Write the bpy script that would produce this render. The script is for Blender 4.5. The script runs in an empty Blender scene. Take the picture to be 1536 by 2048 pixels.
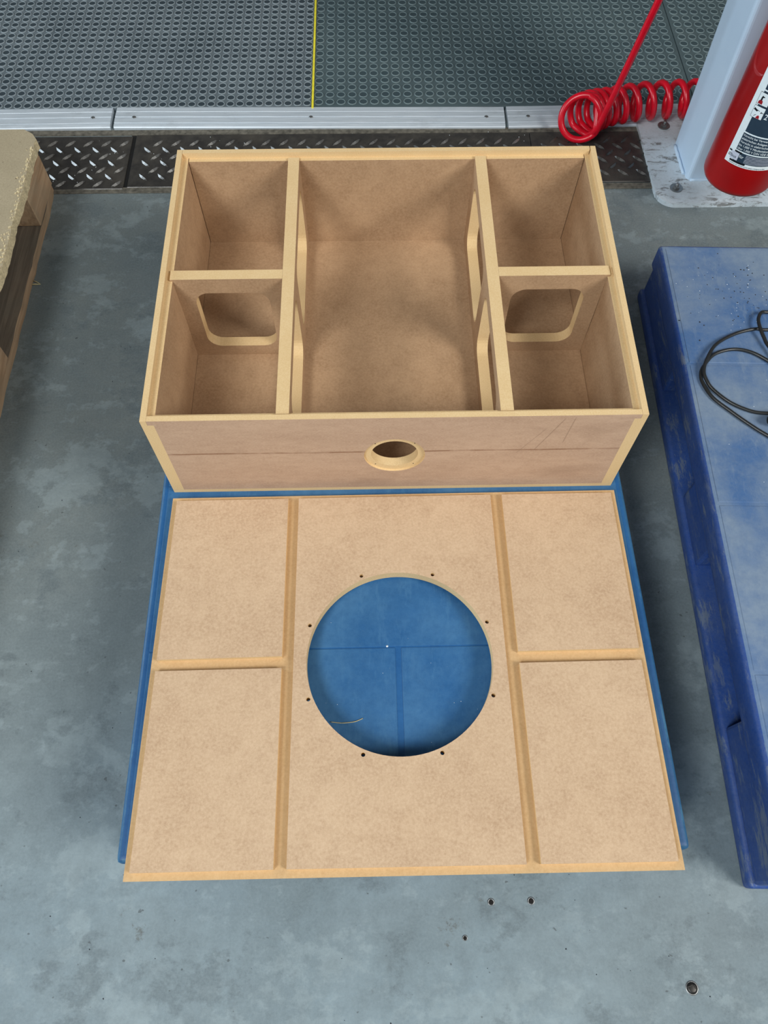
import bpy, bmesh, math, random
from mathutils import Vector, Matrix
random.seed(7)
S = bpy.context.scene
COL = S.collection
PI = math.pi

# ------------------------------------------------------------------ camera
cam_data = bpy.data.cameras.new('camera')
cam_data.sensor_fit = 'VERTICAL'
cam_data.sensor_height = 36.0
cam_data.lens = 1500.0 * 36.0 / 2048.0
cam_data.clip_start = 0.02
cam = bpy.data.objects.new('camera', cam_data)
COL.objects.link(cam)
cam.location = (0.3355, -0.0135, 1.2606)
cam.rotation_euler = (0.4647, -0.0047, -0.0231)
S.camera = cam

# ------------------------------------------------------------------ light
world = bpy.data.worlds.new('hall')
S.world = world
world.use_nodes = True
bg = world.node_tree.nodes['Background']
bg.inputs[0].default_value = (0.94, 0.97, 1.0, 1)
bg.inputs[1].default_value = 0.085

def area_light(name, loc, target, sx, sy, power, color):
    d = bpy.data.lights.new(name, 'AREA')
    d.shape = 'RECTANGLE'; d.size = sx; d.size_y = sy
    d.energy = power; d.color = color
    o = bpy.data.objects.new(name, d)
    COL.objects.link(o)
    o.location = loc
    o.rotation_euler = (Vector(target) - Vector(loc)).to_track_quat('-Z', 'Y').to_euler()
    return o
area_light('right_roof_light', (4.10, -1.60, 3.85), (0.4, 0.6, 0.2), 2.0, 2.0, 222, (1.0, 0.985, 0.95))
area_light('left_roof_light', (-1.90, -2.00, 4.00), (0.4, 0.6, 0.2), 1.4, 1.4, 122, (0.98, 0.985, 0.97))
area_light('front_door_light', (-0.90, -2.70, 2.80), (0.4, 0.0, 0.1), 2.2, 1.6, 48, (0.72, 0.88, 1.0))
area_light('left_window_light', (-4.60, 1.60, 1.35), (1.1, 1.5, 0.4), 2.4, 1.5, 120, (0.74, 0.88, 1.0))

S.view_settings.view_transform = 'Standard'
S.view_settings.look = 'None'
S.view_settings.exposure = 0.05
S.view_settings.gamma = 1.0
S.view_settings.use_curve_mapping = False

# ------------------------------------------------------------------ materials
def lin(c):
    r = []
    for v in c:
        v /= 255.0
        r.append(v / 12.92 if v <= 0.04045 else ((v + 0.055) / 1.055) ** 2.4)
    return (r[0], r[1], r[2], 1.0)

class NT:
    def __init__(s, name):
        s.m = bpy.data.materials.new(name)
        s.m.use_nodes = True
        s.t = s.m.node_tree
        s.n = s.t.nodes
        s.b = s.n['Principled BSDF']
        s.tc = s.n.new('ShaderNodeTexCoord')
    def link(s, a, b): s.t.links.new(a, b)
    def noise(s, scale, detail=4, rough=0.55, stretch=(1, 1, 1), off=(0, 0, 0), dist=0.0):
        mp = s.n.new('ShaderNodeMapping')
        mp.inputs['Scale'].default_value = stretch
        mp.inputs['Location'].default_value = off
        s.link(s.tc.outputs['Object'], mp.inputs[0])
        nz = s.n.new('ShaderNodeTexNoise')
        nz.inputs['Scale'].default_value = scale
        nz.inputs['Detail'].default_value = detail
        nz.inputs['Roughness'].default_value = rough
        nz.inputs['Distortion'].default_value = dist
        s.link(mp.outputs[0], nz.inputs['Vector'])
        return nz.outputs['Fac']
    def ramp(s, v, a, b, lo=0.0, hi=1.0):
        mr = s.n.new('ShaderNodeMapRange')
        mr.inputs[1].default_value = a; mr.inputs[2].default_value = b
        mr.inputs[3].default_value = lo; mr.inputs[4].default_value = hi
        s.link(v, mr.inputs[0])
        return mr.outputs[0]
    def math(s, op, a, b=0.0):
        m = s.n.new('ShaderNodeMath'); m.operation = op
        for i, v in enumerate((a, b)):
            if isinstance(v, (int, float)): m.inputs[i].default_value = v
            else: s.link(v, m.inputs[i])
        return m.outputs[0]
    def mix(s, fac, a, b):
        x = s.n.new('ShaderNodeMix'); x.data_type = 'RGBA'
        if isinstance(fac, (int, float)): x.inputs[0].default_value = fac
        else: s.link(fac, x.inputs[0])
        for i, v in ((6, a), (7, b)):
            if isinstance(v, tuple): x.inputs[i].default_value = v
            else: s.link(v, x.inputs[i])
        return x.outputs[2]
    def axis(s, i):
        x = s.n.new('ShaderNodeSeparateXYZ')
        s.link(s.tc.outputs['Object'], x.inputs[0])
        return x.outputs[i]
    def bump(s, h, strength=0.2, dist=0.001):
        b = s.n.new('ShaderNodeBump')
        b.inputs['Strength'].default_value = strength
        b.inputs['Distance'].default_value = dist
        s.link(h, b.inputs['Height'])
        s.link(b.outputs[0], s.b.inputs['Normal'])
    def done(s, color, rough=0.6, metal=0.0, spec=0.5):
        if isinstance(color, tuple): s.b.inputs['Base Color'].default_value = color
        else: s.link(color, s.b.inputs['Base Color'])
        if isinstance(rough, (int, float)): s.b.inputs['Roughness'].default_value = rough
        else: s.link(rough, s.b.inputs['Roughness'])
        s.b.inputs['Metallic'].default_value = metal
        s.b.inputs['Specular IOR Level'].default_value = spec
        return s.m

def simple(name, rgb, rough=0.5, metal=0.0, spec=0.5, var=0.08, scale=60):
    t = NT(name)
    c = lin(rgb)
    d = tuple(v * (1 - 2 * var) for v in c[:3]) + (1,)
    l = tuple(min(1, v * (1 + 2 * var)) for v in c[:3]) + (1,)
    f = t.ramp(t.noise(scale, 4), 0.3, 0.7)
    return t.done(t.mix(f, d, l), rough, metal, spec)

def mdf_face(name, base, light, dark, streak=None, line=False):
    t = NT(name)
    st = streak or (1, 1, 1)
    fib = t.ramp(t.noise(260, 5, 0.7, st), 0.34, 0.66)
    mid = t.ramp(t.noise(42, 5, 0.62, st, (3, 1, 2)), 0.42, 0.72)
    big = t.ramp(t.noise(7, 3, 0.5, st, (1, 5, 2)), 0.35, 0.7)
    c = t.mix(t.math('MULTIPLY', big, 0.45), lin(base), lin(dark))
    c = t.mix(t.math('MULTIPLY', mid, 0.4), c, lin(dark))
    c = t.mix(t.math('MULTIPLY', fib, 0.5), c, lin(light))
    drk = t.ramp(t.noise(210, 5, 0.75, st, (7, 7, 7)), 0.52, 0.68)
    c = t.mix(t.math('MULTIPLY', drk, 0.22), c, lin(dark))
    if line:     # scorched saw line across the board
        z = t.axis(2)
        wob = t.math('MULTIPLY', t.math('SUBTRACT', t.noise(14, 2), 0.5), 0.004)
        dz = t.math('ABSOLUTE', t.math('SUBTRACT', t.math('ADD', z, wob), 0.121))
        f = t.math('MULTIPLY', t.ramp(dz, 0.0006, 0.0028, 1, 0), t.ramp(t.noise(30, 3, 0.6, (1, 1, 0.1)), 0.3, 0.55, 0.15, 0.75))
        c = t.mix(f, c, lin((128, 88, 60)))
        x = t.axis(0)
        for xa, za, xb, zb, k in ((.6125, .205, .582, .120, .45), (.590, .180, .556, .112, .3), (.627, .206, .622, .140, .4)):
            sl = (xb - xa) / (zb - za)
            dx = t.math('ABSOLUTE', t.math('SUBTRACT', t.math('SUBTRACT', x, xa), t.math('MULTIPLY', t.math('SUBTRACT', z, za), sl)))
            m = t.math('MULTIPLY', t.ramp(dx, .0003, .0011, 1, 0), t.math('MULTIPLY', t.ramp(z, zb - .004, zb + .004), t.ramp(z, za - .004, za + .004, 1, 0)))
            c = t.mix(t.math('MULTIPLY', m, k), c, lin((110, 80, 62)))
        dt = t.ramp(t.noise(5, 4, 0.6, (1, 1, 2)), 0.55, 0.75)
        c = t.mix(t.math('MULTIPLY', dt, 0.35), c, lin((140, 112, 92)))
    t.bump(t.noise(420, 3), 0.12, 0.0006)
    return t.done(c, 0.72, 0, 0.25)

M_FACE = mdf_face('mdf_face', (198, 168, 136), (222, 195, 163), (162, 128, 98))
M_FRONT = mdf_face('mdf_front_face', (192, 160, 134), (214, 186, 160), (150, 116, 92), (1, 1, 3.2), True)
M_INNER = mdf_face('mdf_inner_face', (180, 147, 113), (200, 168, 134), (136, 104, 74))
def mdf_edge():
    t = NT('mdf_cut_edge')
    f = t.ramp(t.noise(520, 4, 0.7), 0.3, 0.7)
    g = t.ramp(t.noise(16, 4), 0.3, 0.7)
    c = t.mix(f, lin((216, 184, 134)), lin((230, 203, 157)))
    c = t.mix(t.math('MULTIPLY', g, 0.3), c, lin((206, 170, 118)))
    t.bump(t.noise(500, 3), 0.15, 0.0006)
    return t.done(c, 0.75, 0, 0.2)
M_EDGE = mdf_edge()
M_FLANGE = mdf_face('mdf_routed_flange', (203, 168, 122), (218, 186, 142), (184, 148, 104))
M_HOLE = simple('dark_hole', (20, 16, 12), 0.9)

def floor_mat():
    t = NT('painted_concrete')
    y = t.axis(1)
    a = t.ramp(t.noise(2.4, 6, 0.62), 0.36, 0.66)
    cloud = t.ramp(t.noise(4.5, 12, 0.68, (1, 1, 1), (3, 3, 0)), 0.38, 0.64)
    b = t.ramp(t.noise(6.5, 14, 0.70, (1, 1.2, 1), (4, 2, 0)), 0.535, 0.575)
    b2 = t.ramp(t.noise(17, 12, 0.72, (1, 1.4, 1), (1, 6, 0)), 0.56, 0.61)
    c2 = t.ramp(t.noise(7.5, 14, 0.72, (1, 1.2, 1), (9, 7, 0)), 0.545, 0.60)
    mid = t.ramp(t.noise(30, 9, 0.72, (1, 1, 1), (2, 2, 0)), 0.38, 0.64)
    fine = t.ramp(t.noise(240, 4, 0.75), 0.3, 0.7)
    st = t.ramp(t.noise(5.0, 14, 0.76, (1, 1, 1), (2.3, 8.1, 0)), 0.625, 0.66)
    sc = t.ramp(t.noise(7, 12, 0.86, (3.0, 0.8, 1), (7, 1, 0)), 0.63, 0.67)
    sp = t.ramp(t.noise(75, 2, 0.5, (1, 1, 1), (1, 3, 0)), 0.72, 0.76)
    c = t.mix(a, lin((122, 142, 152)), lin((141, 159, 167)))
    # brownish dust plus shade put into the colour, growing towards the aisle's back
    dust_shade = t.ramp(t.math('ADD', y, t.math('MULTIPLY', t.noise(1.9, 5), 1.0)), 0.20, 1.15)
    c = t.mix(t.math('MULTIPLY', dust_shade, 0.85), c, lin((108, 112, 107)))
    c = t.mix(t.math('MULTIPLY', cloud, 0.5), c, lin((96, 109, 114)))
    c = t.mix(t.math('MULTIPLY', b, 0.34), c, lin((158, 172, 175)))
    c = t.mix(t.math('MULTIPLY', b2, 0.35), c, lin((150, 164, 168)))
    c = t.mix(t.math('MULTIPLY', c2, 0.5), c, lin((80, 91, 96)))
    c = t.mix(t.math('MULTIPLY', mid, 0.4), c, lin((88, 99, 103)))
    c = t.mix(t.math('MULTIPLY', fine, 0.3), c, lin((150, 163, 166)))
    c = t.mix(t.math('MULTIPLY', st, 0.6), c, lin((80, 76, 66)))
    c = t.mix(t.math('MULTIPLY', sc, 0.4), c, lin((66, 75, 80)))
    c = t.mix(t.math('MULTIPLY', sp, 0.6), c, lin((62, 64, 64)))
    t.bump(t.noise(40, 6, 0.65), 0.15, 0.002)
    return t.done(c, t.ramp(t.noise(6, 4), 0.3, 0.7, 0.5, 0.7), 0, 0.35)
M_FLOOR = floor_mat()

def plastic(name, base, dusty, dark, amount, scuff):
    t = NT(name)
    d = t.ramp(t.noise(5, 8, 0.66, (1, 1, 1), (1, 2, 3), 0.2), 0.36, 0.58)
    f = t.ramp(t.noise(190, 5, 0.8), 0.3, 0.7)
    f2 = t.ramp(t.noise(60, 7, 0.75, (1, 1, 1), (2, 0, 5)), 0.4, 0.68)
    s = t.ramp(t.noise(40, 10, 0.82, (1, 0.22, 1), (5, 1, 2)), 0.53, 0.58)
    p = t.ramp(t.noise(9, 4, 0.6, (1, 0.6, 1), (3, 3, 0)), 0.34, 0.52)
    k = t.ramp(t.noise(460, 2), 0.76, 0.79)
    c = t.mix(t.math('MULTIPLY', d, amount), lin(base), lin(dusty))
    c = t.mix(t.math('MULTIPLY', f2, 0.4), c, lin(dark))
    c = t.mix(t.math('MULTIPLY', f, 0.28), c, lin(dusty))
    c = t.mix(t.math('MULTIPLY', t.math('MULTIPLY', s, p), scuff), c, lin(dusty))
    c = t.mix(t.math('MULTIPLY', k, 0.6), c, lin((150, 165, 185)))
    t.bump(t.noise(220, 4), 0.2, 0.0008)
    return t.done(c, 0.5, 0, 0.4)
M_TEAL = plastic('teal_blue_plastic', (24, 84, 138), (72, 120, 160), (18, 70, 118), 0.65, 0.35)
M_TEAL_EDGE = plastic('teal_blue_plastic_rim', (18, 78, 128), (74, 124, 156), (14, 60, 102), 0.35, 0.7)
M_TEAL_GROOVE = plastic('clean_teal_plastic', (20, 80, 136), (48, 104, 154), (14, 66, 116), 0.5, 0.2)
M_BLUE_TOP = plastic('dusty_blue_plastic', (64, 102, 152), (124, 142, 162), (66, 96, 138), 1.0, 0.4)
M_BLUE = plastic('royal_blue_plastic', (12, 66, 146), (104, 118, 138), (8, 46, 108), 0.2, 0.9)

def wood(name, a, b, dust):
    t = NT(name)
    g = t.noise(1.0, 4, 0.55, (90, 5, 60), (0, 0, 0), 0.9)
    f = t.ramp(g, 0.38, 0.62)
    c = t.mix(f, lin(a), lin(b))
    d = t.ramp(t.noise(18, 5, 0.6), 0.4, 0.65)
    c = t.mix(t.math('MULTIPLY', d, 0.4), c, lin(dust))
    t.bump(g, 0.2, 0.001)
    return t.done(c, 0.8, 0, 0.2)
M_WOOD = wood('pallet_wood', (160, 130, 100), (190, 160, 128), (150, 138, 116))
M_WOOD_GREY = wood('weathered_pallet_wood', (96, 86, 76), (126, 114, 100), (110, 106, 96))
def dust_top():
    t = NT('sawdust_covered_board')
    f = t.ramp(t.noise(300, 4, 0.7), 0.3, 0.7)
    g = t.ramp(t.noise(14, 5), 0.35, 0.65)
    k = t.ramp(t.noise(95, 2), 0.72, 0.76)
    c = t.mix(f, lin((160, 147, 122)), lin((180, 167, 140)))
    c = t.mix(t.math('MULTIPLY', g, 0.3), c, lin((148, 136, 112)))
    c = t.mix(k, c, lin((100, 84, 64)))
    t.bump(t.noise(240, 4), 0.3, 0.001)
    return t.done(c, 0.9, 0, 0.1)
M_DUST = dust_top()
M_CHIP = simple('splintered_edge', (206, 190, 152), 0.9, var=0.14, scale=240)

def tread_mat():
    t = NT('black_tread_rubber')
    f = t.ramp(t.noise(30, 6, 0.7), 0.4, 0.7)
    d = t.ramp(t.noise(8, 5), 0.5, 0.7)
    c = t.mix(f, lin((50, 48, 46)), lin((70, 67, 62)))
    c = t.mix(t.math('MULTIPLY', d, 0.4), c, lin((90, 84, 74)))
    t.bump(t.noise(60, 5), 0.25, 0.001)
    return t.done(c, t.ramp(t.noise(25, 4), 0.3, 0.7, 0.26, 0.45), 0, 0.6)
M_TREAD = tread_mat()
M_TREADTOP = simple('worn_tread_bars', (98, 97, 94), 0.26, 0.25, 0.7, 0.2, 50)
M_GAP = simple('black_joint', (14, 14, 14), 0.8)
M_DIRT = simple('packed_dirt', (96, 92, 82), 0.9, var=0.25, scale=90)

def alu():
    t = NT('brushed_aluminium')
    g = t.noise(1.0, 5, 0.6, (14, 420, 420))
    d = t.ramp(t.noise(22, 6, 0.7, (0.5, 1, 1)), 0.55, 0.72)
    c = t.mix(t.ramp(g, 0.3, 0.7), lin((182, 193, 201)), lin((208, 216, 222)))
    c = t.mix(t.math('MULTIPLY', d, 0.4), c, lin((150, 156, 160)))
    return t.done(c, t.ramp(g, 0.2, 0.8, 0.36, 0.55), 0.2, 0.5)
M_ALU = alu()
M_STEEL = simple('zinc_steel', (140, 142, 142), 0.4, 0.8)
M_DSTEEL = simple('dark_steel', (60, 58, 56), 0.4, 0.7)

def mat_rubber(name, base, dust, amt):
    t = NT(name)
    f = t.ramp(t.noise(5, 5, 0.6), 0.3, 0.7)
    g = t.ramp(t.noise(130, 4, 0.7), 0.3, 0.7)
    c = t.mix(t.math('MULTIPLY', f, amt), lin(base), lin(dust))
    c = t.mix(t.math('MULTIPLY', g, 0.3), c, lin(dust))
    return t.done(c, 0.62, 0, 0.35)
M_MAT_L = mat_rubber('rubber_left_ground', (78, 89, 95), (112, 122, 127), 0.9)
M_MAT_LR = mat_rubber('rubber_left_rim', (126, 137, 142), (150, 160, 164), 0.6)
M_MAT_LD = mat_rubber('rubber_left_stud_top', (42, 54, 61), (66, 77, 83), 0.6)
M_MAT_R = mat_rubber('rubber_right_ground', (66, 82, 87), (88, 102, 104), 0.7)
M_MAT_RR = mat_rubber('rubber_right_rim', (104, 122, 126), (124, 138, 138), 0.6)
M_MAT_RD = mat_rubber('rubber_right_stud_top', (52, 67, 73), (70, 86, 90), 0.6)
M_YELLOW = simple('yellow_tape', (238, 224, 60), 0.5)

def painted_steel(name, base, shade, scuffed):
    t = NT(name)
    f = t.ramp(t.noise(10, 4), 0.3, 0.7)
    c = t.mix(f, lin(base), lin(shade))
    if scuffed:
        s = t.ramp(t.noise(34, 7, 0.8, (0.6, 1.5, 1), (2, 2, 2), 0.8), 0.52, 0.58)
        p = t.ramp(t.noise(9, 3, 0.5, (1, 1, 1), (8, 1, 0)), 0.36, 0.52)
        c = t.mix(t.math('MULTIPLY', t.math('MULTIPLY', s, p), 0.75), c, lin((84, 78, 70)))
        g = t.ramp(t.noise(120, 4, 0.7), 0.45, 0.8)
        c = t.mix(t.math('MULTIPLY', g, 0.25), c, lin((138, 136, 130)))
    t.bump(t.noise(160, 3), 0.06, 0.0006)
    return t.done(c, 0.45, 0, 0.4)
M_COLUMN = painted_steel('grey_column_paint', (200, 221, 238), (193, 214, 233), False)
M_BASE = painted_steel('scuffed_base_paint', (208, 219, 225), (192, 203, 209), True)

def red_paint():
    t = NT('red_extinguisher_paint')
    s = t.ramp(t.noise(60, 5, 0.7, (1, 1, 1.6)), 0.70, 0.76)
    c = t.mix(t.ramp(t.noise(9, 3), 0.3, 0.7), lin((172, 14, 16)), lin((150, 12, 15)))
    c = t.mix(t.math('MULTIPLY', s, 0.4), c, lin((190, 96, 88)))
    return t.done(c, 0.32, 0, 0.5)
M_RED = red_paint()
M_HOSE = simple('red_polyurethane_hose', (214, 8, 36), 0.3, 0, 0.55, 0.06, 40)
M_LABEL = simple('label_white', (238, 248, 250), 0.4, var=0.02)
M_LDARK = simple('label_slate', (44, 62, 78), 0.4, var=0.05)
M_LBLACK = simple('label_black', (18, 22, 28), 0.4)
M_LPALE = simple('label_pale_box', (206, 212, 226), 0.4, var=0.03)
M_LRED = simple('label_red', (160, 24, 34), 0.4)
M_CABLE = simple('black_cable_sheath', (34, 36, 36), 0.38, 0, 0.6)
M_PLUG = simple('black_plug_rubber', (26, 27, 27), 0.55)
M_WCHIP = simple('white_foam_crumb', (226, 232, 236), 0.6)
M_BCHIP = simple('dark_metal_crumb', (34, 38, 46), 0.6)
M_STRAW = simple('pale_splinter', (196, 184, 140), 0.7)
M_BURN = simple('burnt_brand', (74, 56, 44), 0.9)

# ------------------------------------------------------------------ helpers
def new_obj(name, me, mats, parent=None):
    o = bpy.data.objects.new(name, me)
    COL.objects.link(o)
    for m in (mats if isinstance(mats, (list, tuple)) else [mats]):
        me.materials.append(m)
    if parent: o.parent = parent
    return o

def from_bm(name, bm, mats, parent=None, smooth=False):
    me = bpy.data.meshes.new(name)
    bm.to_mesh(me); bm.free()
    if smooth:
        for p in me.polygons: p.use_smooth = True
    return new_obj(name, me, mats, parent)

def thing(name, label, cat, loc=(0, 0, 0), rotz=0.0, group=None):
    o = bpy.data.objects.new(name, None)
    o.empty_display_size = 0.05
    COL.objects.link(o)
    o.location = loc; o.rotation_euler = (0, 0, rotz)
    o['label'] = label; o['category'] = cat
    if group: o['group'] = group
    return o

def tag(o, label, cat, group=None):
    o['label'] = label; o['category'] = cat
    if group: o['group'] = group
    return o

def add_box(bm, x0, x1, y0, y1, z0, z1, bev=0.0, seg=2, mi=0):
    t = bmesh.new()
    vs = [t.verts.new((x, y, z)) for z in (z0, z1) for y in (y0, y1) for x in (x0, x1)]
    for f in ((0, 2, 3, 1), (4, 5, 7, 6), (0, 1, 5, 4), (2, 6, 7, 3), (0, 4, 6, 2), (1, 3, 7, 5)):
        t.faces.new([vs[i] for i in f])
    if bev > 0:
        bmesh.ops.bevel(t, geom=t.edges[:], offset=bev, segments=seg, profile=0.6, affect='EDGES')
    merge(bm, t, mi)

def merge(bm, t, mi=0, keep=False):
    t.verts.index_update()
    vm = [bm.verts.new(v.co) for v in t.verts]
    for f in t.faces:
        try:
            nf = bm.faces.new([vm[v.index] for v in f.verts])
            nf.material_index = f.material_index if keep else mi
            nf.smooth = f.smooth
        except ValueError: pass
    t.free()

def rounded(x0, y0, x1, y1, r, n=6):
    pts = []
    for cx, cy, a in ((x1 - r, y0 + r, -90), (x1 - r, y1 - r, 0), (x0 + r, y1 - r, 90), (x0 + r, y0 + r, 180)):
        for k in range(n + 1):
            t = math.radians(a + 90 * k / n)
            pts.append((cx + r * math.cos(t), cy + r * math.sin(t)))
    return pts

def circle(cx, cy, r, n=48):
    return [(cx + r * math.cos(2 * PI * k / n), cy + r * math.sin(2 * PI * k / n)) for k in range(n)]

def plate(outline, holes, t):
    """flat plate in local xy with holes, z from 0 to t, as a bmesh"""
    cu = bpy.data.curves.new('tmp', 'CURVE')
    cu.dimensions = '2D'; cu.fill_mode = 'BOTH'; cu.extrude = t / 2
    for loop in [outline] + list(holes):
        sp = cu.splines.new('POLY')
        sp.points.add(len(loop) - 1)
        for p, q in zip(sp.points, loop): p.co = (q[0], q[1], 0, 1)
        sp.use_cyclic_u = True
    ob = bpy.data.objects.new('tmp', cu)
    me = bpy.data.meshes.new_from_object(ob)
    bm = bmesh.new(); bm.from_mesh(me)
    bpy.data.objects.remove(ob); bpy.data.curves.remove(cu); bpy.data.meshes.remove(me)
    bmesh.ops.remove_doubles(bm, verts=bm.verts, dist=1e-6)
    bmesh.ops.recalc_face_normals(bm, faces=bm.faces)
    for v in bm.verts: v.co.z += t / 2
    for f in bm.faces: f.smooth = False
    return bm

def text_bm(body, size, extrude=0.0002, align='LEFT', xscale=1.0):
    cu = bpy.data.curves.new('tmp', 'FONT')
    cu.body = body; cu.size = size; cu.extrude = extrude; cu.align_x = align
    cu.resolution_u = 2
    ob = bpy.data.objects.new('tmp', cu)
    me = bpy.data.meshes.new_from_object(ob)
    bm = bmesh.new(); bm.from_mesh(me)
    bpy.data.objects.remove(ob); bpy.data.curves.remove(cu); bpy.data.meshes.remove(me)
    for v in bm.verts: v.co.x *= xscale
    for f in bm.faces: f.smooth = False
    return bm

def xf(bm, fn):
    for v in bm.verts: v.co = Vector(fn(*v.co))
    return bm

def tube(bm, pts, r, n=10, cap=True, mi=0):
    pts = [Vector(p) for p in pts]
    T = []
    for i in range(len(pts)):
        a = pts[max(0, i - 1)]; b = pts[min(len(pts) - 1, i + 1)]
        T.append((b - a).normalized())
    up = Vector((0, 0, 1)) if abs(T[0].z) < 0.9 else Vector((1, 0, 0))
    N = (up - T[0] * up.dot(T[0])).normalized()
    rings = []
    for i, p in enumerate(pts):
        N = (N - T[i] * N.dot(T[i])).normalized()
        B = T[i].cross(N)
        rr = r[i] if isinstance(r, (list, tuple)) else r
        rings.append([bm.verts.new(p + (N * math.cos(2 * PI * k / n) + B * math.sin(2 * PI * k / n)) * rr) for k in range(n)])
    for a, b in zip(rings, rings[1:]):
        for k in range(n):
            f = bm.faces.new((a[k], a[(k + 1) % n], b[(k + 1) % n], b[k])); f.smooth = True; f.material_index = mi
    if cap:
        f = bm.faces.new(rings[0][::-1]); f.material_index = mi
        f = bm.faces.new(rings[-1]); f.material_index = mi

def lathe(bm, prof, n=32, cx=0, cy=0, smooth=True, mi=0):
    rings = []
    for r, z in prof:
        if r < 1e-6: rings.append([bm.verts.new((cx, cy, z))])
        else: rings.append([bm.verts.new((cx + r * math.cos(2 * PI * k / n), cy + r * math.sin(2 * PI * k / n), z)) for k in range(n)])
    for a, b in zip(rings, rings[1:]):
        for k in range(n):
            i, j = k, (k + 1) % n
            if len(a) == 1 and len(b) == 1: continue
            if len(a) == 1: vs = (a[0], b[j], b[i])
            elif len(b) == 1: vs = (a[i], a[j], b[0])
            else: vs = (a[i], a[j], b[j], b[i])
            f = bm.faces.new(vs); f.smooth = smooth; f.material_index = mi

def catmull(P, seg=10):
    P = [Vector(p) for p in P]
    Q = [P[0] * 2 - P[1]] + P + [P[-1] * 2 - P[-2]]
    out = []
    for i in range(1, len(Q) - 2):
        for k in range(seg):
            t = k / seg
            a, b, c, d = Q[i - 1:i + 3]
            out.append(0.5 * ((2 * b) + (c - a) * t + (2 * a - 5 * b + 4 * c - d) * t * t + (3 * b - a - 3 * c + d) * t ** 3))
    out.append(Q[-2])
    return out

def set_mats(bm, fn):
    bm.normal_update()
    for f in bm.faces: f.material_index = fn(f)
    return bm

# ------------------------------------------------------------------ setting: floor
bm = bmesh.new()
add_box(bm, -4.5, 5.5, -4.0, 4.6, -0.1, 0.0)
fl = from_bm('floor', bm, M_FLOOR); fl['kind'] = 'structure'

# ------------------------------------------------------------------ open cabinet of MDF
BW, BH, BD, BT = 0.7337, 0.5706, 0.213, 0.018
HP = 0.150
cab = thing('loudspeaker_cabinet', 'open unfinished MDF loudspeaker box with five compartments and a round port in front', 'box', (0.0035, 0.5872, HP), -0.0028)
def taper(u, v, w):
    a = v / BH
    f = 1.65 - 4.25 * u / BW
    r = -2.8 + 5.9 * u / BW
    return (u + 0.001 * (w / BD) * ((1 - a) * f + a * r), v, w)
def face_or_edge(ax, thr=0.6):
    return lambda f: 0 if abs(f.normal[ax]) > thr else 1
STEP, LIP = BD - 0.0105, 0.009
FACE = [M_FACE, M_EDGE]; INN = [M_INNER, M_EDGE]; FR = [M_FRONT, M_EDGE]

def prism_v(prof, v0, v1):       # profile in (u, w) swept along v
    b = plate(prof, [], v1 - v0)
    return xf(b, lambda x, y, z: (x, v1 - z, y))
def prism_u(prof, u0, u1):       # profile in (v, w) swept along u
    b = plate(prof, [], u1 - u0)
    return xf(b, lambda x, y, z: (u0 + z, x, y))
# side panels, full depth, with a rebate along the inner top edge
pl = [(0, .009), (BT, .009), (BT, STEP), (LIP, STEP), (LIP, BD), (0, BD)]
b = prism_v(pl, 0, BH); bmesh.ops.recalc_face_normals(b, faces=b.faces)
def side_mat(f):
    c = f.calc_center_median()
    return 0 if abs(f.normal.x) > 0.6 and not (LIP - .001 < (c.x if c.x < BW / 2 else BW - c.x) < LIP + .001) else 1
set_mats(b, side_mat)
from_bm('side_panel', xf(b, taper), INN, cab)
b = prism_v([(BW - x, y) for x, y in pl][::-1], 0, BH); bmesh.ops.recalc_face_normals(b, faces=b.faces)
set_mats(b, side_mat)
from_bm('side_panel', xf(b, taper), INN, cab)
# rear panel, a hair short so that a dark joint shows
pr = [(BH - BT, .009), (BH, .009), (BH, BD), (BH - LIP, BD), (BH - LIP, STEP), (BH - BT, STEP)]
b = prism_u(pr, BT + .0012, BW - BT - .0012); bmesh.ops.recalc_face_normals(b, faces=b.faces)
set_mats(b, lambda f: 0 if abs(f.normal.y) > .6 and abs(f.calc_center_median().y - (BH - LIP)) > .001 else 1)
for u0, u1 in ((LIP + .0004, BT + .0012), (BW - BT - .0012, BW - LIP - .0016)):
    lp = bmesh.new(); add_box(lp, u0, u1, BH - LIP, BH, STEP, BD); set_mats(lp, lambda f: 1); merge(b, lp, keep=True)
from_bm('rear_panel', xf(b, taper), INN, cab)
# front panel with the recessed round port
PU, PW = BW / 2 + .0004, 0.1085
def front_layer(v0, v1, top, r):
    o = [(BT, .009), (BW - BT, .009), (BW - BT, top), (BT, top)]
    p = plate(o, [circle(PU, PW, r, 56)], v1 - v0)
    p = xf(p, lambda x, y, z: (x, v1 - z, y))
    bmesh.ops.recalc_face_normals(p, faces=p.faces)
    return p
b = bmesh.new()
for v0, v1, top, r, inner in ((0, .0035, BD, .0475, False), (.0035, .009, BD, .0365, True), (.009, BT, STEP, .0365, False)):
    p = front_layer(v0, v1, top, r)
    set_mats(p, lambda f: 1 if (abs(f.normal.y) < .6 or inner) else 0)
    merge(b, p, keep=True)
for v0, v1 in ((0, LIP),):
    for u0, u1 in ((LIP + .0003, BT), (BW - BT, BW - LIP - .0003)):
        lp = bmesh.new(); add_box(lp, u0, u1, v0, v1, STEP, BD); set_mats(lp, lambda f: 0 if f.normal.y < -.6 else 1); merge(b, lp, keep=True)
fp = from_bm('front_panel', xf(b, taper), FR, cab)
for k in range(4):
    a = math.radians(45 + 90 * k)
    x, z = PU + .0425 * math.cos(a), PW + .0425 * math.sin(a)
    t = bmesh.new(); lathe(t, [(0, 0), (.0009, 0), (.0009, .0004), (0, .0004)], 10)
    from_bm('pilot_hole', xf(t, lambda X, Y, Z: (x + X, .0032 + Z, z + Y)), M_HOLE, fp)
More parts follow.
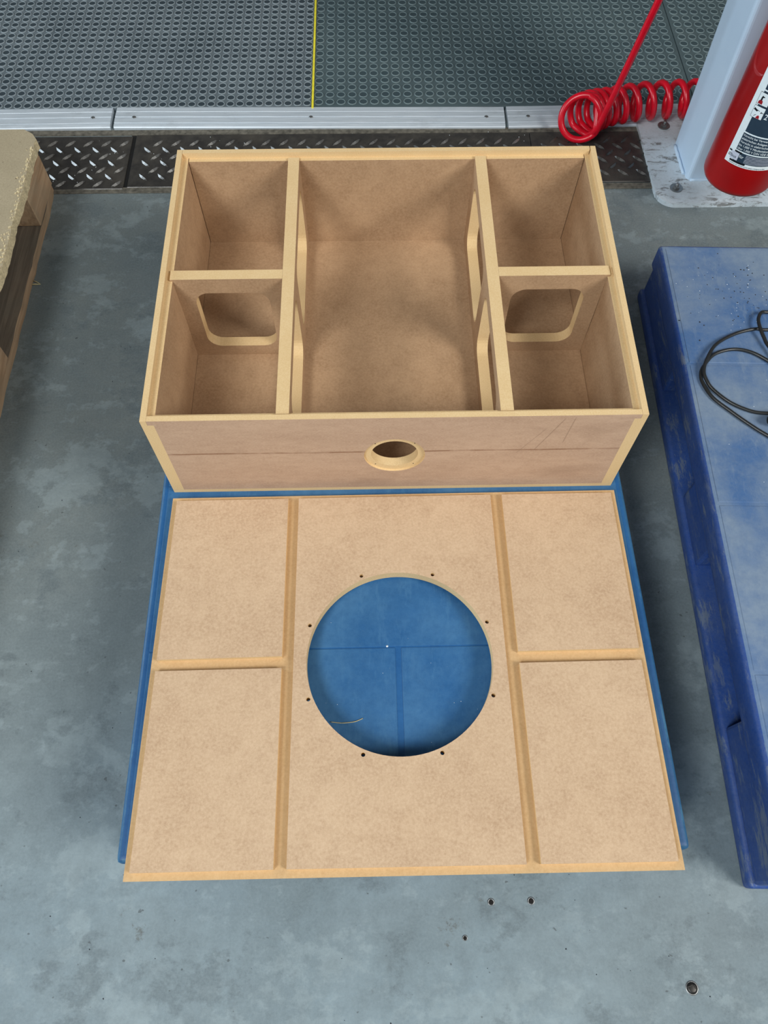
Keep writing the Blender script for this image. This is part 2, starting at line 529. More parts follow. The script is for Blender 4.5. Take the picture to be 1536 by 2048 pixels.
# bottom panel with a rebate all round
b = bmesh.new()
add_box(b, 0, BW, 0, BH, 0, .0088)
add_box(b, BT + .0006, BW - BT - .0006, BT + .0002, BH - BT - .0002, .0088, .018)
set_mats(b, face_or_edge(2))
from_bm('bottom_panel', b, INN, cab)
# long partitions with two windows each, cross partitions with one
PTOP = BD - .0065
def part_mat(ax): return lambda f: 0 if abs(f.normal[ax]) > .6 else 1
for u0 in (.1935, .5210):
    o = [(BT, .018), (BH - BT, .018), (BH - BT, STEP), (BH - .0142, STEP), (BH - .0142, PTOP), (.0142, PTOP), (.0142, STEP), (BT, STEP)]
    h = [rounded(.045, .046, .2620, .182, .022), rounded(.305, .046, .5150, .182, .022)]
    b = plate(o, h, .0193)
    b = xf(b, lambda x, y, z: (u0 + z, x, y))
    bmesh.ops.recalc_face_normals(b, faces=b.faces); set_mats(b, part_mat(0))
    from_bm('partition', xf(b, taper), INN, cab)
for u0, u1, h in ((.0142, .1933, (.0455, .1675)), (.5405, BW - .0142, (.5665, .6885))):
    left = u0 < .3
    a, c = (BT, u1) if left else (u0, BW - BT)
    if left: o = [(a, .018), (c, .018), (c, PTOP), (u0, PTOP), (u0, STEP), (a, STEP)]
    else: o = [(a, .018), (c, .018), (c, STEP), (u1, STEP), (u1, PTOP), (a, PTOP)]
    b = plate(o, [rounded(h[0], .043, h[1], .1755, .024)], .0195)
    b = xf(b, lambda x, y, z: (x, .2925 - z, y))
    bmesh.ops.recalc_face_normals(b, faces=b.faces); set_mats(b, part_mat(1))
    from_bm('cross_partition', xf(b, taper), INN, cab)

# ------------------------------------------------------------------ baffle board lying in front of it
baf = thing('baffle_board', 'flat MDF front board with large round cutout and routed grooves, lying before the open box', 'board', (0, 0, HP))
CAMP = Vector((0.3355, -0.0135, 1.1106))
def tilt(x, y, z):      # the board rests on its rear edge and on a batten under its front
    zt = .018; lift = .0245 - .0225 * y / .571
    k = (zt + lift - CAMP.z) / (zt - CAMP.z)
    return (CAMP.x + (x - CAMP.x) * k, CAMP.y + (y - CAMP.y) * k, z + lift)
HC, HR = (.3710, .2886), .1385
screws = [circle(HC[0] + .1455 * math.cos(.3922 + k * PI / 4), HC[1] + .1455 * math.sin(.3922 + k * PI / 4), .0031, 14) for k in range(8)]
holes = [circle(HC[0], HC[1], HR, 96)] + screws
p = plate([(-.0028, .0015), (.7412, -.0015), (.7384, .5716), (.0048, .5709)], holes, .0088)
set_mats(p, face_or_edge(2)); 
from_bm('backing_layer', xf(p, tilt), [M_FLANGE, M_EDGE], baf)
b = bmesh.new(); add_box(b, .05, .69, .030, .060, .0002, .0225); from_bm('support_batten', b, [M_FLANGE], baf)
def field(pts, hs=()):
    q = plate(pts, hs, .0095)
    bmesh.ops.recalc_face_normals(q, faces=q.faces)
    set_mats(q, face_or_edge(2))
    for v in q.verts: v.co.z += .0088
    return from_bm('raised_field', xf(q, tilt), FACE, baf)
field([(.0070, .0112), (.1955, .0112), (.1962, .2798), (.0109, .2790)])
field([(.0110, .2958), (.1962, .2975), (.1968, .5615), (.0145, .5611)])
field([(.2128, .0112), (.5297, .0098), (.5292, .5622), (.2140, .5617)], holes)
field([(.5490, .0098), (.7314, .0089), (.7298, .2805), (.5483, .2800)])
field([(.5482, .2977), (.7298, .2985), (.7290, .5621), (.5478, .5624)])

# ------------------------------------------------------------------ plastic pallets
def plastic_pallet(label, loc, rotz, W, L, top_mat, rim_mat, pads, floor_mat_):
    t = thing('plastic_pallet', label, 'pallet', loc, rotz, 'blue plastic pallets')
    b = bmesh.new()
    add_box(b, 0, W, 0, L, .096, .1491, .010, 4)
    for f in b.faces: f.smooth = True
    b.normal_update()
    for f in b.faces: f.material_index = 1 if f.normal.z > .95 else 0
    from_bm('deck', b, [rim_mat, floor_mat_], t)
    for (x0, x1, y0, y1) in pads:
        b = bmesh.new(); add_box(b, x0, x1, y0, y1, .146, .150, .0006, 1)
        from_bm('deck_panel', b, top_mat, t)
    bw = .155
    xs = ((.004, bw), (W / 2 - bw / 2, W / 2 + bw / 2), (W - bw, W - .004))
    ys = ((.004, .232), (L * .5 - .070, L * .5 + .070), (L - .275, L - .004))
    for x0, x1 in xs:
        for y0, y1 in ys:
            b = bmesh.new(); add_box(b, x0 + .003, x1 - .003, y0, y1, .0265, .0965, .006, 2)
            from_bm('block', b, rim_mat, t)
        b = bmesh.new(); add_box(b, x0 - .004, x1 + .002 + (0.002 if x1 > W / 2 + bw else 0), 0, L, 0, .028, .008, 3)
        for f in b.faces: f.smooth = True
        from_bm('runner', b, rim_mat, t)
    return t
def pads_for(W, L, g):
    m = .012
    ys = [m, .29, .575, .865, L - m]
    out = []
    for i in range(4):
        y0, y1 = ys[i] + (g if i else 0), ys[i + 1] - (g if i < 3 else 0)
        out += [(m, W / 2 - .0045, y0, y1), (W / 2 + .0045, W - m, y0, y1)] if i in (0, 3) else [(m, W - m, y0, y1)]
    return out
UP = plastic_pallet('teal blue plastic pallet under the MDF box and board', (-.0190, .0235, 0), .0, .7775, 1.165, M_TEAL, M_TEAL_EDGE, pads_for(.7775, 1.165, .0012), M_TEAL_GROOVE)
RP = plastic_pallet('scuffed royal blue plastic pallet on the right with a black cable on top', (.8800, -.0270, 0), -.0370, .7775, 1.165, M_BLUE_TOP, M_BLUE, pads_for(.7775, 1.165, .0035), M_BLUE_TOP)

# ------------------------------------------------------------------ wooden pallet at the left edge
wp = thing('wooden_pallet', 'worn wooden pallet covered in sawdust at the left edge of the floor', 'pallet', (-.4150, 1.4905, 0), 0.0)
WL, WW = 1.165, .776
def ragged_board(x0, x1, y0, y1, z0, z1, cham):
    pts = [(x0, y0), (x1, y0)]
    n = 90
    for k in range(1, n):
        y = y0 + (y1 - cham - y0) * k / n
        pts.append((x1 + random.uniform(-.0022, .0012) + .0016 * math.sin(y * 31), y))
    pts += [(x1, y1 - cham), (x1 - cham * .35, y1 - cham * .45), (x1 - cham, y1), (x0, y1)]
    q = plate(pts, [], z1 - z0)
    bmesh.ops.recalc_face_normals(q, faces=q.faces)
    for v in q.verts: v.co.z += z0
    return q
tb = ragged_board(-.128, .0215, -WL, .0265, .122, .144, .034)
set_mats(tb, lambda f: 0 if f.normal.z > .6 else 1)
tbo = from_bm('deck_board', tb, [M_DUST, M_CHIP], wp)
b = bmesh.new()
for k in range(260):          # splinters and sawdust clinging to the board's rim
    y = random.uniform(-.62, -.03); x = .0215 - abs(random.gauss(0, .0065)) - .001
    s = random.uniform(.0005, .0017)
    add_box(b, x - s, x + s, y - s * 1.4, y + s * 1.4, .1438, .1438 + s * 1.1)
o = from_bm('sawdust', b, M_CHIP, tbo); o['kind'] = 'stuff'
for i in range(1, 5):
    xc = .005 - i * .158
    b = bmesh.new(); add_box(b, xc - .128, xc - .002, -WL, .0, .122, .144, .002, 1)
    from_bm('deck_board', b, M_DUST, wp)
for j, y1 in enumerate((0.0, -.513, -1.025)):
    b = bmesh.new(); add_box(b, -WW, .008, y1 - .14, y1, .100, .122, .0015, 1)
    from_bm('stringer', b, M_WOOD, wp)
    for x1 in (.008, -.338, -.679):
        b = bmesh.new(); add_box(b, x1 - .097, x1, y1 - .14, y1, .022, .100, .002, 1)
        blk = from_bm('block', b, M_WOOD, wp)
        if j == 1 and x1 > 0:     # burnt marks on the middle block
            for body, yy, zz in (('0 - 0', -.060, .050), ('- D', -.075, .032)):
                tm = text_bm(body, .020, .0003)
                tm = xf(tm, lambda X, Y, Z: (.0083 + Z, y1 - .14 + .058 + X + yy + .03, zz + Y))
                from_bm('brand_mark', tm, M_BURN, blk)
for x1 in (.008, -.338, -.679):
    q = plate([(x1 - .097, -WL), (x1 - .002, -WL)] + [(x1 + random.uniform(-.002, .0012), -WL + WL * k / 40) for k in range(1, 40)] + [(x1 - .004, 0), (x1 - .097, 0)], [], .022)
    bmesh.ops.recalc_face_normals(q, faces=q.faces)
    set_mats(q, lambda f: 1 if f.normal.x > .5 else 0)
    from_bm('bottom_board', q, [M_WOOD_GREY, M_WOOD], wp)

# ------------------------------------------------------------------ tread plates of the floor channel
def tread_plate(label, x0, x1, y0, y1, yo, bars):
    t = thing('tread_plate', label, 'floor plate', (x0, y0, 0), -.006, 'tread plates along the mat edge')
    w, h = x1 - x0, y1 - y0
    b = bmesh.new(); add_box(b, 0, w, 0, h, 0, .004, .001, 1)
    from_bm('base_sheet', b, M_TREAD, t)
    b = bmesh.new()
    px, py, ln, wd, ht = .0445, .0478, .0165, .0042, .0042
    for j in range(-1, int(h / py) + 2):
        for i in range(-1, int(w / px) + 2):
            for s, ox, oy in ((1, 0, 0), (-1, px / 2, py / 2)):
                cx, cy = i * px + ox + .012, j * py + oy + yo
                if not (.014 < cx < w - .014 and .010 < cy < h - .010): continue
                a = s * math.radians(44); c, n = math.cos(a), math.sin(a)
                base = []
                for q, r in ((-1, 0), (-.45, -.85), (0, -1), (.45, -.85), (1, 0), (.45, .85), (0, 1), (.45 * -1, .85)):
                    X, Y = q * ln, r * wd
                    base.append((cx + X * c - Y * n, cy + X * n + Y * c))
                vb = [b.verts.new((X, Y, .004)) for X, Y in base]
                tp = [b.verts.new((cx + (q * .75) * ln * c, cy + (q * .75) * ln * n, .004 + ht * (1 - .25 * abs(q)))) for q in (-1, 0, 1)]
                for a1, b1, cs in ((0, 1, [tp[0]]), (1, 2, [tp[1], tp[0]]), (2, 3, [tp[2], tp[1]]), (3, 4, [tp[2]]), (4, 5, [tp[2]]), (5, 6, [tp[1], tp[2]]), (6, 7, [tp[0], tp[1]]), (7, 0, [tp[0]])):
                    b.faces.new([vb[a1], vb[b1]] + cs)
    r = from_bm('raised_tread', b, bars, t); r['kind'] = 'stuff'
    return t
tread_plate('dark tread plate piece at the left, beside the wooden pallet corner', -1.30, -.2475, 1.4975, 1.685, .016, M_TREADTOP)
tread_plate('long dark tread plate behind the open MDF box', -.2385, .7440, 1.4960, 1.683, .010, M_TREADTOP)
tread_plate('worn dark tread plate under the red coil by the pillar foot', .7455, 2.2, 1.4970, 1.678, .006, M_TREAD)
b = bmesh.new(); add_box(b, -1.30, 2.2, 1.478, 1.4965, 0, .003, .001, 1)
tag(from_bm('channel_frame', xf(b, lambda x, y, z: (x, y - .004 * x, z)), M_DIRT), 'narrow dirty steel frame strip along the front of the tread plates', 'floor trim')
b = bmesh.new(); add_box(b, -1.30, 2.2, 1.684, 1.702, 0, .0025)
tag(from_bm('dirt_seam', xf(b, lambda x, y, z: (x, y - .006 * x, z)), M_DIRT), 'dirt filled seam between the tread plates and the aluminium strip', 'floor trim')
b = bmesh.new(); add_box(b, -.2500, -.2345, 1.4985, 1.684, 0, .0012)
tag(from_bm('joint_gap', xf(b, lambda x, y, z: (x + .0, y, z)), M_GAP), 'black open joint between the left and middle tread plates', 'joint')

# ------------------------------------------------------------------ aluminium edge strips
def rail(label, x0, y0, x1, y1, w, scr):
    L = math.hypot(x1 - x0, y1 - y0)
    t = thing('edge_strip', label, 'metal strip', (x0, y0, 0), math.atan2(y1 - y0, x1 - x0), 'aluminium strips along the rubber mats')
    pf = [(0, 0), (w, 0), (w, .0125), (w * .78, .0125), (w * .77, .0118), (w * .755, .0118), (w * .745, .0125), (w * .50, .0125), (w * .49, .0112), (w * .44, .0112), (w * .43, .0122),
          (w * .20, .0112), (w * .19, .0098), (w * .13, .0098), (w * .12, .0104), (w * .03, .0086), (0, .0060)]
    q = plate(pf, [], L)
    q = xf(q, lambda x, y, z: (z, x, y))
    bmesh.ops.recalc_face_normals(q, faces=q.faces)
    from_bm('profile', q, M_ALU, t)
    for s in scr:
        b = bmesh.new()
        lathe(b, [(.0048, .0108), (.0048, .0128), (.0040, .0136), (.0022, .0136), (.0018, .0124), (0, .0124)], 16, s, w * .465)
        add_box(b, s - .004, s + .004, w * .465 - .0006, w * .465 + .0006, .0132, .0138)
        from_bm('screw', b, M_STEEL, t)
    return t
rail('left aluminium edge strip behind the wooden pallet', -1.35, 1.702, -.3065, 1.7075, .0685, [.60, .998])
rail('middle aluminium edge strip behind the open MDF box', -.2975, 1.7070, .6870, 1.6930, .0705, [.0480, .4940, .9380])
rail('right aluminium edge strip under the red coiled hose', .6950, 1.6930, 2.3, 1.7050, .0720, [.0520, .62, 1.2])

# ------------------------------------------------------------------ studded rubber mats
def stud_mat(label, x0, x1, y0, y1, p, ox, oy, r, mats, rot=0.0):
    t = thing('rubber_mat', label, 'mat', (x0, y0, 0), rot, 'studded rubber mats')
    w, h = x1 - x0, y1 - y0
    b = bmesh.new(); add_box(b, 0, w, 0, h, 0, .0105, .0008, 1)
    from_bm('mat_sheet', b, mats[0], t)
    V, F, MI = [], [], []
    n = 12
    prof = ((r * 1.24, .0105), (r * 1.16, .0121), (r * 1.04, .0121), (r * .97, .0114))
    cs = [(math.cos(2 * PI * k / n), math.sin(2 * PI * k / n)) for k in range(n)]
    y = oy
    while y < h - r * 1.2:
        x = ox
        while x < w - r * 1.1:
            if y > r * .9:
                s = len(V)
                jz = random.uniform(-.0003, .0002)
                for i, (rr, z) in enumerate(prof):
                    for c, d in cs: V.append((x + rr * c, y + rr * d, z + (jz if i else 0)))
                for i in range(3):
                    for k in range(n):
                        F.append((s + i * n + k, s + i * n + (k + 1) % n, s + (i + 1) * n + (k + 1) % n, s + (i + 1) * n + k)); MI.append(0)
                F.append(tuple(range(s + 3 * n, s + 4 * n))); MI.append(1)
            x += p
        y += p
    me = bpy.data.meshes.new('raised_studs')
    me.from_pydata(V, [], F)
    me.polygons.foreach_set('material_index', MI)
    o = new_obj('raised_studs', me, [mats[1], mats[2]], t); o['kind'] = 'stuff'
    return t
stud_mat('pale dusty studded rubber mat left of the yellow line', -1.05, .1985, 1.7780, 3.0, .02455, .0085, .0110, .0087, (M_MAT_L, M_MAT_LR, M_MAT_LD))
stud_mat('darker studded rubber mat between the yellow line and the seam behind the pillar', .2005, 1.1825, 1.7700, 3.0, .02865, .0150, .0225, .0096, (M_MAT_R, M_MAT_RR, M_MAT_RD))
stud_mat('studded rubber mat piece at the far right behind the pillar', 1.1845, 2.20, 1.7780, 3.0, .02865, .0200, .0150, .0096, (M_MAT_R, M_MAT_RR, M_MAT_RD))
b = bmesh.new(); add_box(b, .1975, .2030, 1.7660, 3.0, .0118, .0140, .0006, 1)
tag(from_bm('yellow_line', b, M_YELLOW), 'thin yellow line along the seam of the two rubber mats', 'tape')

# ------------------------------------------------------------------ pillar with its base plate
pil = thing('steel_pillar', 'pale grey steel pillar on a scuffed bolted base plate at upper right', 'pillar', (1.0990, 1.4880, 0))
b = plate(rounded(-.0790, -.0790, .30, .2550, .045, 8), [], .0115)
bp_ = from_bm('base_plate', b, M_BASE, pil)
pw, pd, hh = .150, .1410, 2.6
b = plate(rounded(0, 0, pw, pd, .010, 4), [], hh)
b = xf(b, lambda x, y, z: (x + .003 - .030 * z, y + .0, z + .0115))
from_bm('shaft', b, M_COLUMN, pil)
b = bmesh.new()
tube(b, [(-.001, .02 + k * .0115, .0125 + random.uniform(0, .001)) for k in range(10)], [.0035 + random.uniform(-.0006, .0006) for k in range(10)], 7)
tube(b, [(.012 + k * .0125, -.001, .0125 + random.uniform(0, .001)) for k in range(11)], [.0030 + random.uniform(-.0006, .0006) for k in range(11)], 7)
from_bm('weld_bead', b, M_COLUMN, pil)
def bolt(x, y):
    b = bmesh.new()
    lathe(b, [(.0150, .0115), (.0150, .0138), (.0070, .0138), (0, .0138)], 24, x, y, False)
    w = from_bm('washer', b, M_STEEL, pil)
    b = bmesh.new()
    lathe(b, [(.0085, .0138), (.0085, .0185), (.0060, .0190), (0, .0190)], 6, x, y, False)
    lathe(b, [(.0040, .0190), (.0040, .0250), (.0032, .0256), (0, .0256)], 12, x, y)
    from_bm('nut', b, M_STEEL, w)
for x, y in ((-.0270, -.0270), (-.0145, .1960), (.2400, -.0270), (.2400, .2050)): bolt(x, y)

# ------------------------------------------------------------------ fire extinguisher hung on the pillar
AX, AY, ER = 1.1638, 1.3960, .0765
ext = thing('fire_extinguisher', 'red fire extinguisher with white instruction label hanging on the pillar', 'extinguisher', (AX, AY, .1000))
b = bmesh.new()
lathe(b, [(0, .006), (.050, .004), (.066, .001), (.0725, .003), (.0755, .009), (ER, .016), (ER, .400), (.074, .425), (.064, .452), (.046, .472), (.028, .482), (.020, .488), (.020, .505), (0, .505)], 56)
from_bm('cylinder', b, M_RED, ext)
def wrap(rr):       # arc length (from theta = -150 deg) and height -> surface of the cylinder
    def f(x, y, z):
        a = math.radians(-150) + x / ER
        return ((rr + z) * math.cos(a), (rr + z) * math.sin(a), y - .1)
    return f
def dense(x0, x1, y0, y1, t=.0003, n=24):
    q = bmesh.new()
    g = [[q.verts.new((x0 + (x1 - x0) * i / n, y, t)) for i in range(n + 1)] for y in (y0, y1)]
    for i in range(n): q.faces.new((g[0][i], g[0][i + 1], g[1][i + 1], g[1][i]))
    h = [[q.verts.new((x0 + (x1 - x0) * i / n, y, 0)) for i in range(n + 1)] for y in (y0, y1)]
    for i in range(n):
        q.faces.new((h[0][i], g[0][i], g[0][i + 1], h[0][i + 1])) if False else q.faces.new((h[0][i], h[0][i + 1], g[0][i + 1], g[0][i]))
        q.faces.new((g[1][i], g[1][i + 1], h[1][i + 1], h[1][i]))
    q.faces.new((h[0][0], g[0][0], g[1][0], h[1][0]))
    q.faces.new((g[0][n], h[0][n], h[1][n], g[1][n]))
    for f in q.faces: f.smooth = False
    return q
lab = from_bm('label', xf(dense(0, .1700, .1735, .400, .0003, 40), wrap(ER)), M_LABEL, ext)
def print_block(name, x0, x1, y0, y1, m, lvl=1):
    return from_bm(name, xf(dense(x0, x1, y0, y1, .0002, 16), wrap(ER + .0001 + lvl * .0003)), m, lab)
print_block('printed_band', .0155, .158, .2480, .3345, M_LDARK)
print_block('printed_band', .0155, .158, .3375, .392, M_LDARK)
print_block('printed_band', .0145, .158, .2070, .2450, M_LDARK)
print_block('printed_band', .0170, .158, .1830, .2040, M_LDARK)
print_block('printed_bar', .0140, .030, .2015, .2048, M_LBLACK, 2)
print_block('printed_bar', .0110, .045, .1795, .1832, M_LBLACK, 2)
print_block('printed_bar', .0020, .0080, .1985, .2015, M_LBLACK, 2)
print_block('logo_box', .0080, .0260, .1845, .2010, M_LPALE, 2)
def pictogram(y0):
    print_block('pictogram', .0105, .0345, y0, y0 + .0245, M_LBLACK, 2)
    print_block('pictogram', .0112, .0338, y0 + .0008, y0 + .0238, M_LABEL, 3)
pictogram(.2800); pictogram(.3070)
def printed_poly(pts, m, lvl=4):
    q = plate(pts, [], .0002)
    return from_bm('pictogram_shape', xf(q, wrap(ER + .0001 + lvl * .0003)), m, lab)
def P2(x, y, pts): return [(x + a, y + c) for a, c in pts]
printed_poly(P2(.0135, .3080, [(0, .001), (.009, .001), (.0085, .007), (.006, .009), (.003, .009), (.0005, .006)]), M_LRED)
printed_poly(P2(.0165, .3160, [(0, 0), (.003, 0), (.0032, .006), (.0062, .0068), (.006, .0085), (.003, .0085), (.0015, .010), (0, .006)]), M_LBLACK)
printed_poly(P2(.0120, .2955, [(0, 0), (.008, -.002), (.009, .001), (.001, .004)]), M_LBLACK)
printed_poly(P2(.0195, .2965, [(0, 0), (.014, -.003), (.014, -.002), (0, .001)]), M_LBLACK)
printed_poly(P2(.0220, .2812, [(0, 0), (.007, 0), (.0062, .005), (.0035, .007), (.001, .004)]), M_LRED)
printed_poly(P2(.0170, .2830, [(0, 0), (.001, .003), (.004, .005), (.004, .0043), (.0015, .002), (.0006, 0)]), M_LBLACK)
printed_poly(P2(.0270, .2930, [(0, 0), (.003, 0), (.0015, .0035)]), M_LBLACK)
def lettering(body, x, y, size, m, lvl=2, xs=.92):
    q = text_bm(body, size, .0001, 'LEFT', xs)
    for v in q.verts: v.co.x += x; v.co.y += y
    return from_bm('lettering', xf(q, wrap(ER + .0002 + lvl * .0003)), m, lab)
for i, s in enumerate(('Vorsicht bei Verwendung in', 'elektrischen Anlagen. Einsatz', 'Vorsicht in elektrischen Anlagen', 'bis 1.000 V Mindestabstand', '\u00fcber 1.000 V DIN VDE 0132')):
    lettering(s, .0160, .2385 - i * .0073, .0068, M_LABEL)
print_block('printed_line', .0145, .085, .2052, .2064, M_LABEL, 2)
print_block('printed_line', .0155, .158, .2458, .2474, M_LABEL, 2)
lettering('\u00d8bus', .0030, .1885, .0095, M_LDARK, 3)
lettering('f\u00fcr', .0270, .1930, .0090, M_LABEL, 2)
for i in range(6):
    print_block('printed_line', .040, .040 + random.uniform(.045, .075), .2010 - i * .0031, .2018 - i * .0031, M_LPALE, 2)
lettering('Feuerl\u00f6scher nach Gebrauch auch bei teilweiser Bet\u00e4tigung neu f\u00fcllen', .0110, .1757, .0030, M_LDARK, 1)
for i, s in enumerate(('1', '2')):
    lettering(s, .0370, .3110 - i * .027, .016, M_LABEL)
# pressed round pad on the left flank
q = plate([(x * .036, y * .060) for x, y in [(math.cos(math.radians(a)), math.sin(math.radians(a))) for a in range(180, 361, 8)]] + [(.036, .09), (-.036, .09)], [], .0016)
q = xf(q, lambda x, y, z: wrap(ER - .0002)(x - .0165, y + .409, z) if x < .0165 - .001 else wrap(ER - .0002)(.0165 - .0175, y + .409, z * .2))
from_bm('hose_holder', q, M_RED, ext)
b = bmesh.new()
add_box(b, -.020, .020, -.016, .016, .500, .545, .004, 2)
add_box(b, -.014, .014, -.095, .010, .548, .560, .003, 2)
add_box(b, -.014, .014, -.100, .010, .572, .582, .003, 2)
from_bm('valve', b, M_DSTEEL, ext)
b = bmesh.new(); add_box(b, -.018, .018, .072, .0925, .22, .42, .002, 1)
from_bm('hanger', b, M_STEEL, ext)

# ------------------------------------------------------------------ red coiled air hose
HRD = .0078
axis_pts = catmull([(1.235, 1.722, .0595), (1.14, 1.720, .0595), (1.04, 1.714, .0595), (.965, 1.702, .0585), (.915, 1.688, .0575), (.884, 1.674, .0575), (.866, 1.660, .0580)], 40)
pts = []
cum = [0]
for a, c in zip(axis_pts, axis_pts[1:]): cum.append(cum[-1] + (c - a).length)
loops_at = lambda s: 0
N = len(axis_pts)
ph = 0.0
for i in range(N):
    T = (axis_pts[min(N - 1, i + 1)] - axis_pts[max(0, i - 1)]).normalized()
    s = cum[i] / cum[-1]
    pitch = .0415 if s < .55 else max(.017, .0415 - (s - .55) * .062)
    step = (cum[i] - cum[i - 1]) if i else 0
    sub = 1
    ph += 2 * PI * step / pitch
    U = Vector((0, 0, 1)); U = (U - T * U.dot(T)).normalized(); Bn = T.cross(U)
    pts.append((axis_pts[i], U, Bn, ph, s))
# resample the helix finely
hel = []
for k in range(len(pts) - 1):
    A, B2 = pts[k], pts[k + 1]
    m = max(1, int((B2[3] - A[3]) / .22))
    for j in range(m):
        t = j / m
        c = A[0].lerp(B2[0], t); U = A[1].lerp(B2[1], t); Bn = A[2].lerp(B2[2], t); a = A[3] + (B2[3] - A[3]) * t; s = A[4] + (B2[4] - A[4]) * t
        R = .0375 + max(0, s - .8) * .045
        hel.append(c + U * math.cos(a) * R + Bn * math.sin(a) * R)
# lift so that nothing sinks into the ground
for p in hel:
    if p.z < .0200: p.z = .0200 + (p.z - .0200) * .3
# last loop turns to the viewer, then the hose runs straight up to the pillar
LC = Vector((.862, 1.652, .0600)); RL = .0490
ex = Vector((.93, -.30, .0)).normalized(); ez = Vector((.18, .42, .86)).normalized()
loop = [LC + ex * (RL * math.cos(math.radians(a))) + ez * (RL * math.sin(math.radians(a))) for a in range(60, 60 + 265, 12)]
end_up = [Vector((.8990, 1.6250, .0560)), Vector((.9120, 1.6220, .130)), Vector((.944, 1.610, .350)), Vector((1.000, 1.592, .72)), Vector((1.0660, 1.575, 1.18))]
full = hel + catmull([hel[-1]] + loop[::2] + end_up, 8)[1:]
hose = thing('air_hose', 'bright red spiral air hose coiled on the floor beside the pillar', 'hose', (.86, 1.65, 0))
b = bmesh.new(); tube(b, [p - Vector((.86, 1.65, 0)) for p in full], HRD, 12)
from_bm('coil', b, M_HOSE, hose)
b = bmesh.new(); tube(b, [Vector((1.066, 1.575, 1.18)) - Vector((.86, 1.65, 0)), Vector((1.076, 1.571, 1.235)) - Vector((.86, 1.65, 0))], .011, 12)
from_bm('connector', b, M_STEEL, hose)

# ------------------------------------------------------------------ black cable on the right pallet
cz = .1535
CP = [(1.30, .955, cz), (1.18, .915, cz), (1.0866, .9103, cz), (1.0635, .9130, cz), (1.022, .902, cz), (.978, .8744, cz + .004), (.9511, .8368, cz + .007), (.9409, .8109, cz + .006), (.9439, .7920, cz + .003), (.9530, .7751, cz), (.9767, .7474, cz), (1.0081, .7286, cz), (1.0333, .7217, cz + .002), (1.052, .720, cz + .006)]
CQ = [(1.16, .745, cz), (1.105, .800, cz), (1.0682, .8379, cz), (1.04, .8592, cz), (1.0088, .8657, cz), (.9739, .8559, cz), (.9511, .8340, cz), (.9389, .8143, cz), (.9368, .792, cz), (.9478, .7588, cz), (.9725, .7293, cz), (1.001, .6992, cz), (1.0269, .6758, cz), (1.08, .635, cz), (1.17, .60, cz)]
CR = [(1.25, .930, cz + .004), (1.15, .955, cz + .004), (1.0965, .949, cz + .005), (1.0805, .9469, cz + .007), (1.0699, .9312, cz + .008), (1.0667, .9107, cz + .009), (1.0702, .8868, cz + .006), (1.0752, .8655, cz + .005), (1.10, .80, cz + .006), (1.16, .745, cz + .002)]
cab2 = thing('power_cable', 'loosely looped black cable lying on the right blue pallet', 'cable', (1.0, .8, .15))
off = Vector((1.0, .8, .15))
b = bmesh.new()
for c in (CP, CQ, CR): tube(b, [p - off for p in catmull(c, 8)], .0032, 10)
from_bm('sheath', b, M_CABLE, cab2)
b = bmesh.new()
tube(b, [Vector(q) - off for q in ((1.030, .7020, .163), (1.046, .7020, .164), (1.060, .7010, .166), (1.10, .695, .167), (1.13, .690, .167))], [.007, .012, .0155, .0160, .0145], 16)
from_bm('plug', b, M_PLUG, cab2)

# ------------------------------------------------------------------ small things on the floor
def anchor(label, x, y, r, big):
    t = thing('floor_anchor', label, 'anchor', (x, y, 0), random.uniform(0, 3), 'sunken anchors in the floor')
    b = bmesh.new(); lathe(b, [(r * (1.15 if big else 1.35), 0), (r * (1.05 if big else 1.25), .0008), (r * .92, .0009), (r * .85, .0004), (r * .8, .0003)], 20)
    from_bm('rim', b, M_STEEL, t)
    b = bmesh.new(); lathe(b, [(r * .9, .0003), (r * .9, .0016 if big else .0008), (r * .5, .0022 if big else .0006), (0, .0022 if big else .0005)], 20)
    if big:
        add_box(b, -r * .75, r * .1, r * .35, r * .48, .0018, .0028)
        add_box(b, r * .45, r * .56, -r * .3, r * .4, .0018, .0028)
    from_bm('stud', b, M_DSTEEL if big else M_HOLE, t)
    return t
anchor('dark round plug sunk in the floor near the lower right corner', .7783, -.1515, .0082, True)
anchor('small left metal anchor in the floor below the board', .5006, -.0360, .0040, False)
anchor('small metal anchor in the floor, right of its twin below the board', .5605, -.0360, .0042, False)
anchor('tiniest metal anchor in the floor, nearest the lower edge below the board', .4584, -.0818, .0030, False)
b = bmesh.new()
tube(b, [(-.413, 1.194, .003), (-.400, 1.1945, .003), (-.389, 1.195, .002)], [.0012, .0016, .0006], 6)
tube(b, [(-.410, 1.207, .003), (-.398, 1.201, .003), (-.389, 1.195, .002)], [.0008, .0012, .0006], 6)
tag(from_bm('wood_splinter', b, M_STRAW), 'pale forked splinter on the floor beside the wooden pallet', 'splinter')
b = bmesh.new()
tube(b, catmull([(.268, .2035, .1508), (.285, .2015, .1510), (.303, .2030, .1512), (.315, .2075, .1508)], 6), .0006, 6)
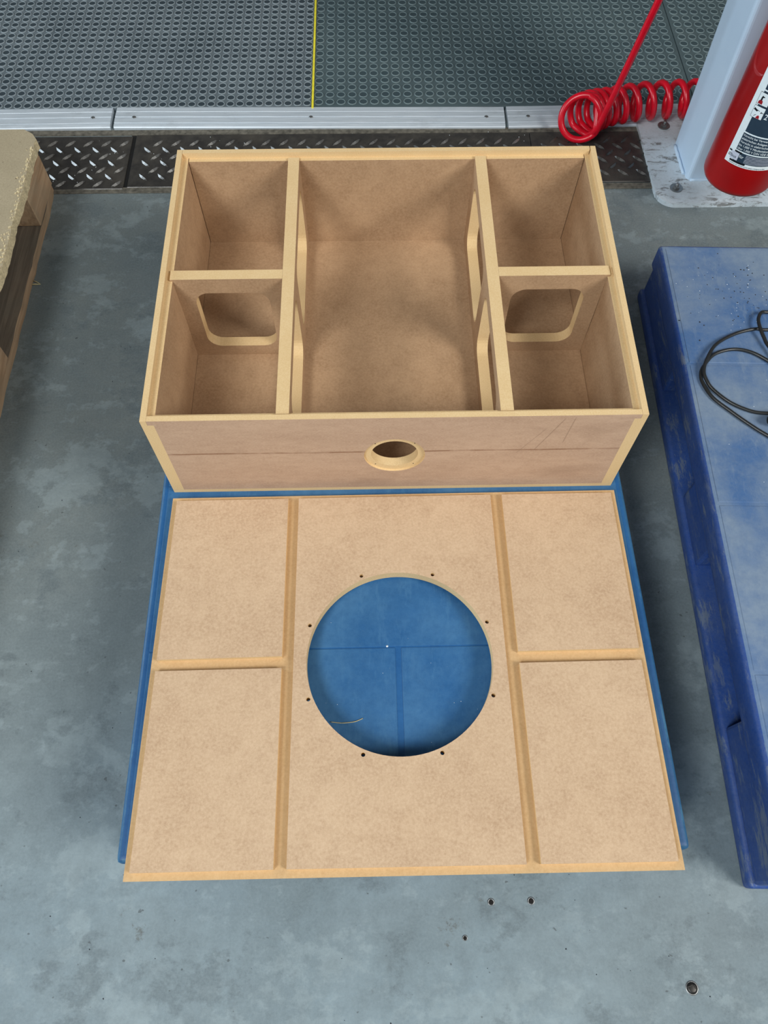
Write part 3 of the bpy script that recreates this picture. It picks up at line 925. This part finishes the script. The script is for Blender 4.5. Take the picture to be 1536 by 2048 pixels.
tag(from_bm('plastic_strand', b, M_STRAW), 'thin pale curved strand on the teal pallet at lower left of the round cutout', 'strand')
# crumbs lying about, too small to count
def crumbs(name, label, spots, m, z):
    b = bmesh.new()
    for x, y, s in spots:
        c = [b.verts.new((x + s * math.cos(a) * random.uniform(.6, 1.2), y + s * math.sin(a) * random.uniform(.6, 1.2), z)) for a in (0, 1.3, 2.6, 3.9, 5.2)]
        tp = b.verts.new((x, y, z + s * .9))
        for k in range(5): b.faces.new((c[k], c[(k + 1) % 5], tp))
    o = from_bm(name, b, m); o['kind'] = 'stuff'
    return tag(o, label, 'crumbs')
sp = []
for k in range(46):
    x = random.gauss(1.05, .055); y = random.gauss(1.02, .06)
    if x > .925 and y < 1.11: sp.append((x, y, random.uniform(.0004, .0011)))
for k in range(30):
    y = random.uniform(.2, .95)
    sp.append((random.uniform(.93, 1.2), y, random.uniform(.0004, .0010)))
crumbs('white_crumbs', 'tiny white crumbs scattered over the right blue pallet', sp, M_WCHIP, .1500)
sp = [(x, y, random.uniform(.0008, .002)) for x, y in [(random.gauss(1.04, .05), random.gauss(1.01, .06)) for k in range(70)] if x > .925 and y < 1.11]
crumbs('dark_crumbs', 'small dark metal crumbs on the far corner of the right blue pallet', sp, M_BCHIP, .1500)
sp = [(.353, .315, .0020)] + [(random.uniform(.26, .49), random.uniform(.17, .40), random.uniform(.0003, .0006)) for k in range(10)]
crumbs('pallet_crumbs', 'few white crumbs on the teal pallet inside the round cutout', sp, M_WCHIP, .1500)
sp = [(random.uniform(-.6, 1.0), random.uniform(-.3, 1.2), random.uniform(.0005, .0013)) for k in range(160)]
sp = [q for q in sp if not (-.05 < q[0] < .80 and q[1] > .0) and q[0] < .86 and q[0] > -.40]
crumbs('floor_grit', 'fine dark grit scattered on the grey floor', sp, M_BCHIP, .0)
sp = [(random.uniform(-.42, .75), random.uniform(1.50, 1.68), random.uniform(.0005, .0015)) for k in range(50)]
sp = [q for q in sp if q[0] < -.26 or q[0] > -.22]
crumbs('tread_grit', 'light chips caught on the dark tread plates', sp, M_WCHIP, .0040)
